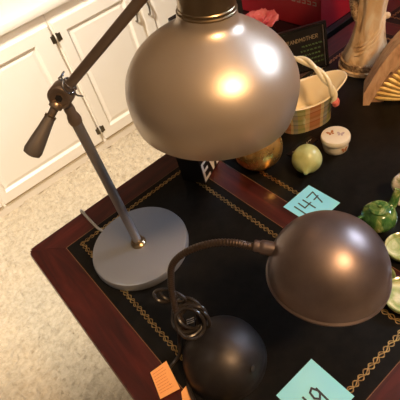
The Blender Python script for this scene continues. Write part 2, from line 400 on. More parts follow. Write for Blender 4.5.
# joint drum: its axis is the horizontal pivot across the arm
hax = V((.0985, -.195, .322 + T)) - J; hax.normalize()
pax = ad.cross(V((0, 0, 1))).normalized()
if pax.dot(view) < 0: pax = -pax
pax = (pax + view * .35).normalized()
jb = bmesh.new(); lathe(jb, [(0, -.013), (.0155, -.013), (.017, -.011), (.017, .011), (.0155, .013), (.012, .0135), (.0115, .0105), (.0065, .0105), (.006, .0125), (0, .0125)], J, pax, 40)
jt = obj('pivot_joint', jb, 'brass_dark', lamp)
obj('pivot_screw', lathe(bmesh.new(), [(0, .0105), (.0055, .0105), (.0055, .0135), (0, .0138)], J, pax, 6), 'dark_hole', jt, False)
obj('arm', lathe(bmesh.new(), [(0, .010), (.0075, .012), (.0085, .018), (.0085, .024), (.0068, .026), (.0066, (E - J).length - .02), (0, (E - J).length - .02)], J, ad, 28), 'brass_dark', lamp)
he = V((.0985, -.195, .3185 + T)); hd = (he - J).normalized(); hl = (he - J).length
ho = bmesh.new(); lathe(ho, [(0, .012), (.0085, .013), (.010, .016), (.0095, .021), (.006, .023), (.0055, .036), (0, .036)], J, hd, 28); obj('handle_stem', ho, 'brass_dark', lamp)
ho = bmesh.new(); lathe(ho, [(0, .034), (.0080, .034), (.0084, .037), (.0076, .0372), (.0092, .055), (.0118, .075), (.0134, hl + .002), (.0120, hl + .008), (.006, hl + .0105), (0, hl + .011)], J, hd, 32)
hg = obj('lamp_handle', ho, 'handle_metal', lamp)
obj('ferrule', lathe(bmesh.new(), [(0.005, .0335), (.0083, .0335), (.0083, .0365), (.005, .0365)], J, hd, 28), 'brass', hg)
# bright twisted wire round the arm where it leaves the joint
wc = J + ad * .022
def fr(a): R = frame(a); return R @ V((1, 0, 0)), R @ V((0, 1, 0))
u_, v_ = fr(ad)
bm = bmesh.new()
tube(bm, [wc + (u_ * math.cos(t) + v_ * math.sin(t)) * .0098 + ad * (.004 * math.sin(t)) for t in [k * PI / 10 for k in range(20)]], .0013, 6, closed=True)
tube(bm, [wc + ad * .004 + (u_ * math.cos(t) + v_ * math.sin(t)) * .0100 - ad * (.004 * math.sin(t * 1 + 1)) for t in [k * PI / 10 for k in range(20)]], .0011, 6, closed=True)
side = ad.cross(view).normalized()
tube(bm, spline([wc - side * .009, wc - side * .015 + ad * .004, wc - side * .016 + ad * .014]), .0013, 6)
tube(bm, spline([wc + side * .009 - ad * .002, wc + side * .016 - ad * .004, wc + side * .023 + ad * .002]), .0013, 6)
tube(bm, spline([wc - side * .009, wc - side * .016 - ad * .002, wc - side * .014 + ad * .008]), .0012, 6)
tag(obj('wire_twist', bm, 'wire', lamp), 'bright silver wire twisted round the arm')
# shade
SA = V((.1195, -.1002, .966)); SA = V((.107, -.0897, .9902)).normalized()
SC = P(.3020, -.3740, .3560) + SA * .010 + V((-.0009, .0008, .0003))
out = [(.1030, -.031), (.1062, -.018), (.1079, -.004), (.1081, .008), (.1060, .021), (.1008, .0335), (.0930, .0455), (.0830, .0560), (.0718, .0648), (.0605, .0720), (.0510, .0775), (.0435, .0818), (.0382, .0862), (.0350, .0915), (.0338, .0990)]
inn = [(r - .0022, h - (.0010 if i else 0)) for i, (r, h) in enumerate(out)]
prof = [(.0, .097)] + inn[::-1] + [(.1020, -.0322)] + out + [(.0, .1075)]
def densify(pr, s=4):
    o2 = spline([(r, h, 0) for r, h in pr], s); return [(max(0, a.x), a.y) for a in o2]
sh = bmesh.new(); lathe(sh, inn[0:1] + densify(out, 3) + [(0, .0995)], SC, SA, 128)
lathe(sh, densify([(r, h) for r, h in inn], 2) + [(0, .097)], SC, SA, 96)
shade = obj('lamp_shade', sh, 'satin', lamp)
obj('shade_collar', lathe(bmesh.new(), [(0, .0990), (.0339, .0990), (.0342, .1010), (.0329, .1020), (.0329, .1050), (.0320, .1060), (.0318, .158), (.0300, .162), (.018, .166), (.014, .172), (.014, .180), (0, .182)], SC, SA, 64), 'brass', lamp)
kn = SC + SA * .184
obj('shade_knuckle', lathe(bmesh.new(), [(0, -.012), (.013, -.012), (.014, -.010), (.014, .010), (.013, .012), (0, .012)], kn, pax, 32), 'brass_dark', lamp)
obj('socket', lathe(bmesh.new(), [(0, .097), (.019, .097), (.019, .060), (.017, .055), (0, .055)], SC, SA, 28), 'black_plastic', lamp)
obj('bulb', lathe(bmesh.new(), densify([(0.012, .056), (.015, .045), (.026, .025), (.030, .008), (.024, -.010), (.010, -.020)], 3) + [(0, -.021)], SC, SA, 28), 'bulb', lamp)
obj('power_cord', tube(bmesh.new(), spline([P(.150, -.108, .006), P(.138, -.085, .0045), P(.136, -.05, .0045), P(.1365, -.02, .0045), P(.137, -.006, .004), P(.137, .010, -.002), P(.137, .014, -.05), P(.137, .014, -.3), P(.137, .03, -.70), P(.15, .12, -.725), P(.25, .3, -.728)], 8), .0032, 8), 'cable_grey', lamp)

# ------------------------------------------------------------ small bronze gooseneck lamp
G = V((.1375, -.4835, 0))
gl = thing('gooseneck_lamp', 'dark bronze gooseneck lamp with a domed base and a domed head', 'lamp', G)
gb = [(0, .001), (.0640, .001), (.0665, .003), (.0668, .006), (.0650, .009)] + [(.0645 * math.cos(t), .010 + .058 * math.sin(t)) for t in [k * PI / 36 for k in range(1, 18)]] + [(0, .068)]
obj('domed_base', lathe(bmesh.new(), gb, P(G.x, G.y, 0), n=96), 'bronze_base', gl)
bm = bmesh.new(); sw = P(.1515, -.5395, .0370)
lathe(bm, [(0, 0), (.0060, 0), (.0060, .0012), (.0035, .0028), (0, .003)], sw, (sw - P(G.x, G.y, 0.010)), 24)
obj('rotary_switch', bm, 'dark_hole', gl)
neck = [(.2257, -.5165, .2356), (.2172, -.5043, .2355), (.2073, -.4885, .2379), (.1931, -.4645, .2315), (.1755, -.4399, .2171), (.159, -.4204, .1986), (.1458, -.4109, .1799), (.1376, -.4089, .1568), (.1294, -.4104, .1305), (.1206, -.418, .0986), (.1180, -.427, .070), (.1200, -.436, .046), (.1230, -.446, .036)]
sp = spline([P(*q) for q in neck], 36); nn = len(sp)
obj('gooseneck', tube(bmesh.new(), sp, lambda s: .0048 + .0004 * math.sin(s * 2 * PI * 78), 14), 'neck', gl)
HC = P(.2687, -.5795, .2025)
HA = (V((0, 0, 1)) + V((.7486, -.6273, -.2149)) * .17 + V((.0, .1, 0))).normalized()
R_ = .0712
hp = [(.0722, -.0095), (.0738, -.0085), (.0738, -.0065), (.0718, -.0045), (.0720, -.002)] + [(R_ * math.cos(t), R_ * math.sin(t)) for t in [k * PI / 48 for k in range(1, 24)]] + [(0, R_)]
hi = [(.0707, -.0090)] + [((R_ - .0018) * math.cos(t), (R_ - .0018) * math.sin(t)) for t in [k * PI / 24 for k in range(0, 12)]] + [(0, R_ - .0018)]
bm = bmesh.new(); lathe(bm, hp, HC, HA, 128); lathe(bm, hi, HC, HA, 96)
# close the lip between outer and inner skins
lathe(bm, [(.0707, -.0090), (.0722, -.0095)], HC, HA, 96)
head = obj('lamp_head', bm, 'bronze', gl)
stp = P(.2257, -.5165, .2356); sd = (HC + V((0, 0, .020)) - stp).normalized()
obj('neck_socket', lathe(bmesh.new(), [(0, -.010), (.0068, -.010), (.0075, -.008), (.0072, -.003), (.0088, -.001), (.0092, .004), (.0088, .020), (0, .021)], stp, sd, 28), 'bronze', gl)
hn = (P(.2338, -.5508, .2000) - HC).normalized()
ho = lathe(bmesh.new(), [(0, -.0006), (.0052, -.0006), (.0058, .0008), (.0046, .0014), (.0040, .0003), (0, .0002)], HC + hn * .0708, hn, 24, fn=lambda r, h, t: (r * (1 + .35 * abs(math.cos(t))), h))
obj('vent_hole', ho, 'dark_hole', head)
obj('socket', lathe(bmesh.new(), [(0, .064), (.018, .064), (.018, .030), (0, .030)], HC, HA, 24), 'black_plastic', gl)
obj('bulb', lathe(bmesh.new(), densify([(.010, .032), (.016, .024), (.022, .010), (.018, -.004), (.008, -.009)], 3) + [(0, -.010)], HC, HA, 24), 'bulb', gl)
# bundled black power cord hanging on the neck
cam_r = V((.7486, -.6273, -.2149)); cam_u = V((.5792, .4610, .6723)); cam_b = V((-.3227, -.6277, .7084))
def loop(c, ru, rr, rot, tilt, ph=0, n=36, wob=.0015):
    pts = []
    for k in range(n):
        t = 2 * PI * k / n + ph
        a = math.cos(t) * ru; b = math.sin(t) * rr
        x = a * math.cos(rot) - b * math.sin(rot); y = a * math.sin(rot) + b * math.cos(rot)
        pts.append(c + cam_r * x + cam_u * y + cam_b * (tilt * math.sin(t * 2 + rot) + wob * math.cos(3 * t)))
    return pts
bc = P(.1330, -.4270, .0750)
bm = bmesh.new()
for (dx, dy, a, b, rot, tl, db) in ((0, 0, .026, .020, .3, .004, .010), (.004, -.003, .024, .018, 1.0, .006, .014), (-.003, .003, .022, .026, .1, .005, .006), (.006, .001, .027, .016, -.5, .007, .012), (.001, -.006, .020, .024, .7, .003, .018), (-.004, -.002, .017, .027, .2, .006, .003)):
    tube(bm, loop(bc + cam_r * dx + cam_u * dy + cam_b * db, a, b, rot, tl), .0029, 8, closed=True)
tube(bm, loop(P(.1210, -.3990, .118), .0165, .0090, -.12, .003), .0029, 8, closed=True)
tube(bm, loop(P(.1290, -.4060, .115), .0200, .0065, -.35, .004), .0026, 8, closed=True)
tube(bm, spline([P(.128, -.412, .105), P(.118, -.415, .090), P(.112, -.420, .060), P(.100, -.424, .030), P(.090, -.430, .012), P(.075, -.430, .004), P(.060, -.435, .004), P(.050, -.455, .004)], 8), .0029, 8)
tube(bm, spline([P(.142, -.425, .050), P(.130, -.430, .030), P(.105, -.440, .010), P(.085, -.455, .0045), P(.070, -.475, .0045), P(.060, -.51, .0045), P(.055, -.56, .0045)], 8), .0031, 8)
obj('power_cord', bm, 'black_cable', gl)
bm = bmesh.new()
for k in range(3):
    c = bc + cam_r * .001 + cam_b * .030 + cam_u * (.004 - .003 * k)
    tube(bm, spline([c - cam_r * .005 - cam_u * .002, c + cam_b * .002, c + cam_r * .006 + cam_u * .002], 6), .0010, 6)
tag(obj('wire_tie', bm, 'wire', gl), 'silver wire tie holding the cord bundle')

# paper tag lying beside the base, printed in fine lines
bm = bmesh.new()
tp = [(.0380, -.4182), (.0258, -.4598), (.0577, -.4702), (.0678, -.4252)]
tz = [.010, .004, .006, .016]
def sheet(bm, pts, zs, th=.0004, n=8):
    (a, b, c, d) = [P(x, y, z) for (x, y), z in zip(pts, zs)]; top = []
    for i in range(n + 1):
        row = []
        for j in range(n + 1):
            s, t = i / n, j / n
            q = (a * (1 - s) + b * s) * (1 - t) + (d * (1 - s) + c * s) * t
            q = q + V((0, 0, -.0015 * math.sin(PI * s)))
            row.append(bm.verts.new(q))
        top.append(row)
    low = [[bm.verts.new(v.co - V((0, 0, th))) for v in r] for r in top]
    for i in range(n):
        for j in range(n):
            bm.faces.new((top[i][j], top[i][j + 1], top[i + 1][j + 1], top[i + 1][j])); bm.faces.new((low[i][j], low[i + 1][j], low[i + 1][j + 1], low[i][j + 1]))
    for k in range(n):
        for (r, s_) in ((lambda k: (0, k), lambda k: (0, k + 1)), (lambda k: (n, k), lambda k: (n, k + 1)), (lambda k: (k, 0), lambda k: (k + 1, 0)), (lambda k: (k, n), lambda k: (k + 1, n))):
            i, j = r(k); i2, j2 = s_(k); bm.faces.new((top[i][j], top[i2][j2], low[i2][j2], low[i][j]))
    return a, b, c, d
a, b, c, d = sheet(bm, tp, tz)
tg = obj('paper_tag', bm, 'tag')
tag(tg, 'orange-lit paper tag printed with fine lines beside the gooseneck lamp base', 'tag')
bm = bmesh.new(); nrm = (b - a).cross(d - a).normalized()
for k in range(8):
    s = .12 + .1 * k; p0 = a * (1 - s) + b * s; p1 = d * (1 - s) + c * s; dd = p1 - p0
    U = dd.normalized(); W = nrm.cross(U).normalized(); ln = dd.length * random.uniform(.66, .84); up = nrm if nrm.z > 0 else -nrm
    x = dd.length * .1
    while x < ln:
        w_ = random.uniform(.0022, .005); stroke(bm, [(x, 0), (min(x + w_, ln), 0)], p0 + V((0, 0, -.0015 * math.sin(PI * s) + .0004)), U, W, up, .0009, .0002); x += w_ + .0014
obj('print', bm, 'tag_ink', tg, False)
bm = bmesh.new(); sheet(bm, [(.0560, -.4740), (.0400, -.5000), (.0560, -.5050), (.0680, -.4720)], [.003, .003, .003, .003])
tag(obj('paper_tag', bm, 'tag'), 'smaller orange-lit tag cut by the bottom edge, below the printed tag', 'tag')

# ------------------------------------------------------------ blue notes with marker numbers
def note(x0, y0, x1, y1, txt, label, xs, h, w, gap, lw, rot, curl=.0):
    z0 = .0009
    bm = bmesh.new(); n = 8; g = []; cx, cy = (x0 + x1) / 2, (y0 + y1) / 2
    root = None
    for i in range(n + 1):
        g.append([bm.verts.new(P(x0 + (x1 - x0) * i / n, y0 + (y1 - y0) * j / n, z0 + curl * ((i / n) ** 3) * .5 + curl * (1 - j / n) ** 3 * .5)) for j in range(n + 1)])
    for i in range(n):
        for j in range(n): bm.faces.new((g[i][j], g[i + 1][j], g[i + 1][j + 1], g[i][j + 1]))
    ext = bmesh.ops.extrude_face_region(bm, geom=bm.faces[:])
    for v in ext['geom']:
        if isinstance(v, bmesh.types.BMVert): v.co.z += .00025
    o = obj('sticky_note', bm, 'note'); tag(o, label, 'note', None)
    bm = bmesh.new(); c_, s_ = math.cos(rot), math.sin(rot)
    write(bm, txt, P(x0 + xs[0], y0 + xs[1], z0 + .0004 + curl * .3), (c_, s_, 0), (-s_, c_, 0), (0, 0, 1), h, w, gap, lw)
    obj('handwriting', bm, 'ink', o, False)
note(.4300, -.4150, .5062, -.3372, '147', 'blue note numbered 147 on the desk behind the bronze dome', (.003, .029), .032, .020, .0035, .0028, -.03)
note(.1550, -.6535, .2315, -.5770, '119', 'blue note numbered 119 beside the bronze domed base at the bottom edge', (.000, .014), .034, .016, .004, .0030, .0)

# ------------------------------------------------------------ black block sign standing under the shade
bs = thing('block_sign', 'black wooden block sign with white letters EVE under the grey shade', 'sign', (.40, -.09, 0))
a1 = math.radians(24); su = V((math.cos(a1), math.sin(a1), 0)); sv = V((-su.y, su.x, 0))
obj('sign_board', prism(bmesh.new(), [(0, 0), (.150, 0), (.150, .056), (0, .056)], P(.3730, -.1590, .0008), su, sv, (0, 0, 1), .15), 'black_board', bs, False)
bm = bmesh.new(); write(bm, 'EVE', P(.3730, -.1590, .007) + su * .007 - sv * .0001, su, (0, 0, 1), -sv, .044, .021, .009, .0075)
obj('lettering', bm, 'white_ink', bs, False)

# ------------------------------------------------------------ golden apple, pale jade fruit, trinket jar
ga = thing('golden_apple', 'round golden apple half hidden behind the grey shade', 'ornament', (.492, -.211, 0))
def fruit(r, squash, dip, rib=0, n=64):
    pr = []
    for k in range(0, 33):
        t = -PI / 2 + PI * k / 32; rr = r * math.cos(t); h = r * squash * (1 + math.sin(t))
        if t > 0: h -= dip * math.exp(-(rr / (r * .35)) ** 2)
        if k in (0, 32): rr = 0
        pr.append((rr, h))
    return pr
obj('apple_body', lathe(bmesh.new(), fruit(.0540, .94, .012), P(.492, -.211, .0008), n=72, fn=lambda r, h, t: (r * (1 + .012 * math.cos(5 * t)), h)), 'gold', ga)
obj('stem', tube(bmesh.new(), spline([P(.492, -.211, .085), P(.493, -.210, .100), P(.497, -.207, .110)], 5), lambda s: .0026 - .001 * s, 8), 'brass_dark', ga)
jf = thing('jade_fruit', 'pale green polished stone fruit with a pointed tip', 'ornament', (.5400, -.3080, 0))
fd = V((-.78, -.58, -.22)).normalized()
fp = [(0, -.0290), (.013, -.0255), (.0235, -.017), (.0300, -.004), (.0310, .006), (.0280, .017), (.0200, .0265), (.0105, .0325), (.0055, .0370), (.0035, .0400)]
fb = obj('fruit_body', lathe(bmesh.new(), densify(fp, 4) + [(0, .0408)], P(.5415, -.3035, .0325), fd, 56, fn=lambda r, h, t: (r * (1 - .05 * math.exp(-(math.atan2(math.sin(t - 1.0), math.cos(t - 1.0)) / .3) ** 2) * (1 if h > -.02 else 0)), h)), 'jade_pale', jf)
tj = thing('trinket_jar', 'small white lidded trinket jar painted with butterflies', 'jar', (.6270, -.3080, 0))
jx, jy = .6270, -.3080
obj('jar_body', lathe(bmesh.new(), [(0, .0008), (.0245, .0008), (.0262, .003), (.0275, .012), (.0280, .024), (0, .024)], P(jx, jy, 0), n=48), 'white_porcelain', tj)
jl = obj('jar_lid', lathe(bmesh.new(), [(0, .0245), (.0298, .0245), (.0310, .027), (.0310, .034), (.0295, .0370), (.0240, .0385), (0, .0392)], P(jx, jy, 0), n=48), 'white_porcelain', tj)
def butterfly(c, U, W, Nn, s, m, parent, nm='painted_butterfly'):
    bm = bmesh.new()
    for sx in (-1, 1):
        prism(bm, [(0, .1 * s), (sx * .45 * s, .75 * s), (sx * .9 * s, .7 * s), (sx * .75 * s, .1 * s), (sx * .2 * s, 0)], c, U, W, Nn, .0002)
        prism(bm, [(0, 0), (sx * .55 * s, -.05 * s), (sx * .6 * s, -.5 * s), (sx * .2 * s, -.6 * s)], c, U, W, Nn, .0002)
    obj(nm, bm, m, parent, False)
butterfly(P(jx - .003, jy + .010, .0393), V((.9, -.4, 0)), V((.4, .9, 0)), (0, 0, 1), .0095, 'butterfly_a', jl)
butterfly(P(jx + .006, jy - .008, .0391), V((.5, -.85, 0)), V((.85, .5, 0)), (0, 0, 1), .0090, 'butterfly_b', jl)
fdir = V((-.55, -.83, 0)).normalized(); fdir = V((-.2, -.98, 0)).normalized()
butterfly(P(jx, jy, .013) + fdir * .0280, V((-fdir.y, fdir.x, 0)), V((0, 0, 1)), fdir, .0085, 'butterfly_a', tj)

# ------------------------------------------------------------ porcelain basket
bx, by = .665, -.187
bk = thing('porcelain_basket', 'plaid porcelain basket with cream lining and twisted rope handle', 'basket', (bx, by, 0))
def basket_ring(s, n=72, off=0.0, inner=False):
    """s 0 bottom .. 1 rim; the two ends flare out into pouring lips"""
    pts = []
    for i in range(n):
        t = 2 * PI * i / n; ct, st = math.cos(t), math.sin(t)
        endw = abs(ct) ** 3
        ax = .062 + .001 * s + .042 * endw * max(0, (s - .45) / .55) ** 1.4; ay = .045 + .010 * s
        h = s * (.071 + .014 * endw) + .0008
        e = .8
        x = math.copysign(abs(ct) ** e, ct) * (ax - off); y = math.copysign(abs(st) ** e, st) * (ay - off)
        ca, sa = math.cos(-.38), math.sin(-.38)
        pts.append(P(bx + x * ca - y * sa, by + x * sa + y * ca, h))
    return pts
bm = bmesh.new(); uv = bm.loops.layers.uv.new('UVMap'); n = 72; S = 12
rg = [[bm.verts.new(q) for q in basket_ring(k / S, n)] for k in range(S + 1)]
for k in range(S):
    for i in range(n):
        j = (i + 1) % n; f = bm.faces.new((rg[k][i], rg[k][j], rg[k + 1][j], rg[k + 1][i]))
        for lp_, (uu, vv) in zip(f.loops, ((i / n, k / S), ((i + 1) / n, k / S), ((i + 1) / n, (k + 1) / S), (i / n, (k + 1) / S))): lp_[uv].uv = (uu, vv)
bm.faces.new(rg[0][::-1])
obj('basket_body', bm, 'plaid', bk)
bm = bmesh.new()
rr_ = [[bm.verts.new(q + V((0, 0, .001))) for q in basket_ring(1, n, -.0015)], [bm.verts.new(q + V((0, 0, .003))) for q in basket_ring(1, n, .001)], [bm.verts.new(q + V((0, 0, .001))) for q in basket_ring(1, n, .0045)]]
rr_ += [[bm.verts.new(q) for q in basket_ring(k / S, n, .005)] for k in range(S - 1, 0, -1)]
for a, b in zip(rr_, rr_[1:]):
    for i in range(n): bm.faces.new((a[i], a[(i + 1) % n], b[(i + 1) % n], b[i]))
bm.faces.new(rr_[-1])
obj('lining', bm, 'cream', bk)
hpth = spline([P(.690, -.253, .062), P(.690, -.252, .084), P(.686, -.240, .110), P(.680, -.212, .140), P(.672, -.176, .154), P(.660, -.145, .146), P(.650, -.122, .115), P(.646, -.118, .068)], 14)
bm = bmesh.new(); hn_ = len(hpth)
for ph in (0, PI):
    pts = []
    for i, q in enumerate(hpth):
        t_ = (hpth[min(i + 1, hn_ - 1)] - hpth[max(i - 1, 0)]).normalized(); s1 = V((1, 0, 0)); s1 = (s1 - t_ * s1.dot(t_)).normalized(); s2 = t_.cross(s1); a_ = i * .17 + ph
        pts.append(q + (s1 * math.cos(a_) + s2 * math.sin(a_)) * .0040)
    tube(bm, pts, .0047, 10)
obj('rope_handle', bm, 'lip_cream', bk)
for q in ((.691, -.258, .062), (.645, -.114, .064)):
    obj('handle_rosette', lathe(bmesh.new(), [(0, -.006), (.0085, -.005), (.0105, 0), (.0085, .005), (.004, .0065), (.003, .0045), (0, .0045)], P(*q), (.3, -1, .2) if q[1] < -.2 else (0, 1, .2), 24, fn=lambda r, h, t: (r * (1 + .08 * math.cos(6 * t)), h)), 'pink', bk)

# small black card with pale handwriting lying in front of the basket
cd = tag(obj('black_card', box(bmesh.new(), P(.548, -.262, .0008), P(.625, -.2375, .0030), bev=.0004), 'black_gloss', None, False), 'small black card with pale handwriting between the basket and pale green fruit', 'card')
bm = bmesh.new(); pts = []
for k in range(60):
    t = k / 59; pts.append((.006 + .060 * t + .003 * math.sin(t * 38), .011 + .005 * math.sin(t * 46) * (1.2 - t)))
stroke(bm, pts, P(.552, -.2605, .0030), (1, 0, 0), (0, 1, 0), (0, 0, 1), .0009, .0002)
obj('handwriting', bm, 'cream_ink', cd, False)

# ------------------------------------------------------------ jade tea set
tp_ = thing('jade_teapot', 'green jade teapot with a round lid', 'teapot', (.5129, -.4975, 0))
tx, ty = .5035, -.4995
obj('teapot_body', lathe(bmesh.new(), densify([(.016, .001), (.020, .003), (.0275, .012), (.0310, .023), (.0290, .035), (.0215, .0435), (.0165, .0465)], 4) + [(0, .0465)], P(tx, ty, 0), n=56), 'jade', tp_)
ld = obj('teapot_lid', lathe(bmesh.new(), [(0, .046), (.0150, .0462), (.0150, .0475), (.0178, .0480), (.0172, .0498), (.0095, .0520), (.004, .0525), (0, .0525)], P(tx, ty, 0), n=40), 'jade', tp_)
obj('lid_knob', lathe(bmesh.new(), [(0, .0515), (.0030, .0515), (.0028, .0530), (.0042, .0545), (.0036, .0565), (0, .0570)], P(tx, ty, 0), n=24), 'jade', ld)
obj('spout', tube(bmesh.new(), spline([P(.525, -.502, .024), P(.538, -.503, .032), P(.547, -.502, .044), P(.553, -.501, .056)], 6), lambda s: .0095 - .0035 * s, 14), 'jade', tp_)
bm = bmesh.new(); tube(bm, spline([P(.482, -.486, .036), P(.470, -.480, .036), P(.466, -.478, .022), P(.474, -.482, .012), P(.482, -.486, .012)], 6), .0032, 10); obj('teapot_handle', bm, 'jade', tp_)
wf = thing('stone_figurine', 'white and green mottled stone ornament at the right edge', 'ornament', (.5950, -.5050, 0))
obj('ornament_body', lathe(bmesh.new(), densify([(.012, .001), (.016, .004), (.013, .014), (.010, .022), (.0165, .032), (.0205, .044), (.0180, .056), (.0100, .064)], 4) + [(0, .066)], P(.5800, -.4960, 0), n=40, fn=lambda r, h, t: (r * (1 + .10 * math.sin(4 * t + h * 90)), h)), 'marble_white', wf)
def cup(x, y, r, h, label, m='jade_light', tilt=(0, 0, 1)):
    c = thing('jade_cup', label, 'cup', (x, y, 0), 'jade cups')
    q = [(0, .001), (r * .5, .001), (r * .52, .004), (r * .75, .008), (r * .95, h * .6), (r, h), (r * .97, h + .0012), (r * .90, h), (r * .83, h * .6), (r * .6, .009), (0, .0065)]
    obj('cup_body', lathe(bmesh.new(), q, P(x, y, 0), tilt, 56), m, c)
    obj('cup_foot', lathe(bmesh.new(), [(r * .40, .0005), (r * .48, .0005), (r * .48, .0022), (r * .40, .0022)], P(x, y, 0), tilt, 40), m, c)
cup(.4800, -.5640, .0300, .018, 'green jade cup at the right edge, directly below the teapot')
cup(.4030, -.6170, .0330, .018, 'green jade cup at the right edge beside the bronze dome rim')
cup(.4130, -.5710, .0200, .016, 'green jade cup mostly hidden behind the bronze dome')

# ------------------------------------------------------------ resin statue
sx, sy = .9240, -.1650
st = thing('robed_statue', 'tall antiqued beige statue in a flowing robe with a lace hem', 'statue', (sx, sy, 0))
def folds(r, h, t): return r * (1 + .045 * math.sin(7 * t + h * 14) + .03 * math.sin(11 * t - h * 22) + .02 * math.sin(3 * t)), h
obj('plinth', lathe(bmesh.new(), [(0, .001), (.062, .001), (.0655, .004), (.0645, .008), (.0655, .012), (.0620, .014), (0, .014)], P(sx, sy, 0), n=64), 'statue', st)
obj('lace_hem', lathe(bmesh.new(), [(.0575, .012), (.0610, .016), (.0600, .030), (.0560, .032)], P(sx, sy, 0), n=96, fn=lambda r, h, t: (r * (1 + .012 * math.sin(24 * t)), h + .0015 * math.sin(24 * t) * (h > .025))), 'statue_band', st)
rb_ = densify([(.057, .014), (.0545, .030), (.0480, .048), (.0405, .070), (.0350, .100), (.0325, .130), (.0320, .160), (.0345, .190), (.0310, .215), (.0260, .235), (.0320, .262), (.0380, .290), (.0300, .308), (.0120, .318), (.0105, .330)], 5)
lean = (.045, -.045, 1)
obj('robe', lathe(bmesh.new(), rb_ + [(0, .331)], P(sx, sy, 0), lean, 120, fn=folds), 'statue', st)
cpos = P(sx, sy, 0) + V(lean).normalized() * .352
obj('head', lathe(bmesh.new(), densify([(.008, -.026), (.016, -.018), (.0215, -.004), (.0225, .008), (.0180, .020), (.0090, .0265)], 4) + [(0, .028)], cpos, lean, 40), 'statue', st)
obj('hair', lathe(bmesh.new(), densify([(.020, -.020), (.0245, -.004), (.0250, .010), (.0200, .023), (.0100, .0300)], 4) + [(0, .031)], cpos + V((.004, .007, .001)), lean, 40, fn=lambda r, h, t: (r * (1 + .05 * math.sin(14 * t + h * 120)), h)), 'statue_band', st)
# draped sash crossing the front with a knot on the right hip
bm = bmesh.new()
vdir = V((-.82, -.57, 0)); rgt = V((.68, -.73, 0)).normalized(); fw = V((-.73, -.68, 0)).normalized()
def body(ang, h, ex=0.0):
    r = .057
    for (r0, h0), (r1, h1) in zip(rb_, rb_[1:]):
        if h0 <= h <= h1: r = r0 + (r1 - r0) * (h - h0) / (h1 - h0 + 1e-9)
    return P(sx + .045 * h, sy - .045 * h, h) + (fw * math.cos(ang) + rgt * math.sin(ang)) * (r + ex)
for off, r_ in ((0, .0036), (.010, .003), (-.011, .0028)):
    tube(bm, spline([body(-1.2, .055 + off), body(-.6, .064 + off), body(0, .082 + off), body(.6, .104 + off), body(1.2, .130 + off)], 8), r_, 8)
lathe(bm, densify([(0, -.008), (.006, -.005), (.008, 0), (.006, .005), (0, .008)], 2), body(1.45, .128, .004), (1, 0, .4), 20)
obj('sash', bm, 'statue', st)
bm = bmesh.new()
for s in (-1, 1):
    tube(bm, spline([body(s * 1.5, .285), body(s * 1.3, .240, .018), body(s * .8, .215, .022), body(s * .15, .222, .016)], 8), lambda q: .0115 - .005 * q, 12)
obj('arms', bm, 'statue', st)
bm = bmesh.new(); tube(bm, spline([body(-1.35, .128, .0), body(-1.45, .150, .007), body(-1.5, .19, .010), body(-1.5, .24, .006)], 8), lambda q: .006 + .004 * math.sin(PI * q), 12)
obj('hanging_sleeve', bm, 'statue_band', st)

# ------------------------------------------------------------ carved wooden bracket with gilded fan
cb = thing('carved_pediment', 'carved light wood pediment with gilded fan at the right edge', 'ornament', (.86, -.36, 0))
U = V((.0830 - .0, -.0980, 0)); U = V((.58, -.81, 0)).normalized(); W = V((0, 0, 1)); Nn = V((U.y, -U.x, 0)).normalized()
if Nn.y > 0: Nn = -Nn
O = P(.7930, -.2560, .0008)
def arch(w, h, base, n=18):
    pts = []
    for k in range(n + 1):
        t = k / n; x = w * t; z = base + (h - base) * (t ** 1.05 * .80 + .20 * math.sin(t * PI / 2)) + .014 * math.sin(t * 2 * PI)
        pts.append((x, z))
    return pts
hw = .150
outer = arch(hw, .285, .032); inner = arch(hw - .022, .228, .004)
lft = [(0, 0)] + outer
full_out = lft + [(2 * hw - x, z) for x, z in reversed(outer[:-1])] + [(2 * hw, 0)]
inn_l = [(.020 + x, z) for x, z in inner]
full_in = inn_l + [(2 * hw - x, z) for x, z in reversed(inn_l[:-1])]
poly = full_out + [(2 * hw - .020, 0)] + list(reversed(full_in)) + [(.020, 0)]
def frame_mesh(bm, outp, inp, n0, n1):
    # strip between outer and inner outlines, both open at the foot
    m_ = min(len(outp), len(inp)); A_ = []
    def res(pl, m):
        ds = [0]
        for a, b in zip(pl, pl[1:]): ds.append(ds[-1] + math.dist(a, b))
        o_ = []
        for k in range(m):
            s = ds[-1] * k / (m - 1)
            for q in range(len(pl) - 1):
                if ds[q + 1] >= s - 1e-9:
                    f = (s - ds[q]) / max(1e-9, ds[q + 1] - ds[q]); o_.append((pl[q][0] + (pl[q + 1][0] - pl[q][0]) * f, pl[q][1] + (pl[q + 1][1] - pl[q][1]) * f)); break
        return o_
    m = 41; a = res(outp, m); b = res(inp, m)
    def vv(p_, d_): return bm.verts.new(O + U * p_[0] + W * p_[1] + Nn * d_)
    L4 = [(vv(p1, n0), vv(p1, n1), vv(p2, n1), vv(p2, n0)) for p1, p2 in zip(a, b)]
    for q, r in zip(L4, L4[1:]):
        for k in range(4): bm.faces.new((q[k], q[(k + 1) % 4], r[(k + 1) % 4], r[k]))
    bm.faces.new(L4[0]); bm.faces.new(L4[-1][::-1])
frame_mesh(bm := bmesh.new(), full_out, [(.014, 0)] + [(x - .003, z + .003) for x, z in full_in] + [(2 * hw - .014, 0)], -.034, .016)
bmesh.ops.bevel(bm, geom=bm.edges[:], offset=.0012, segments=1, affect='EDGES') if False else None
obj('carved_frame', bm, 'wood_light', cb, True, 30)
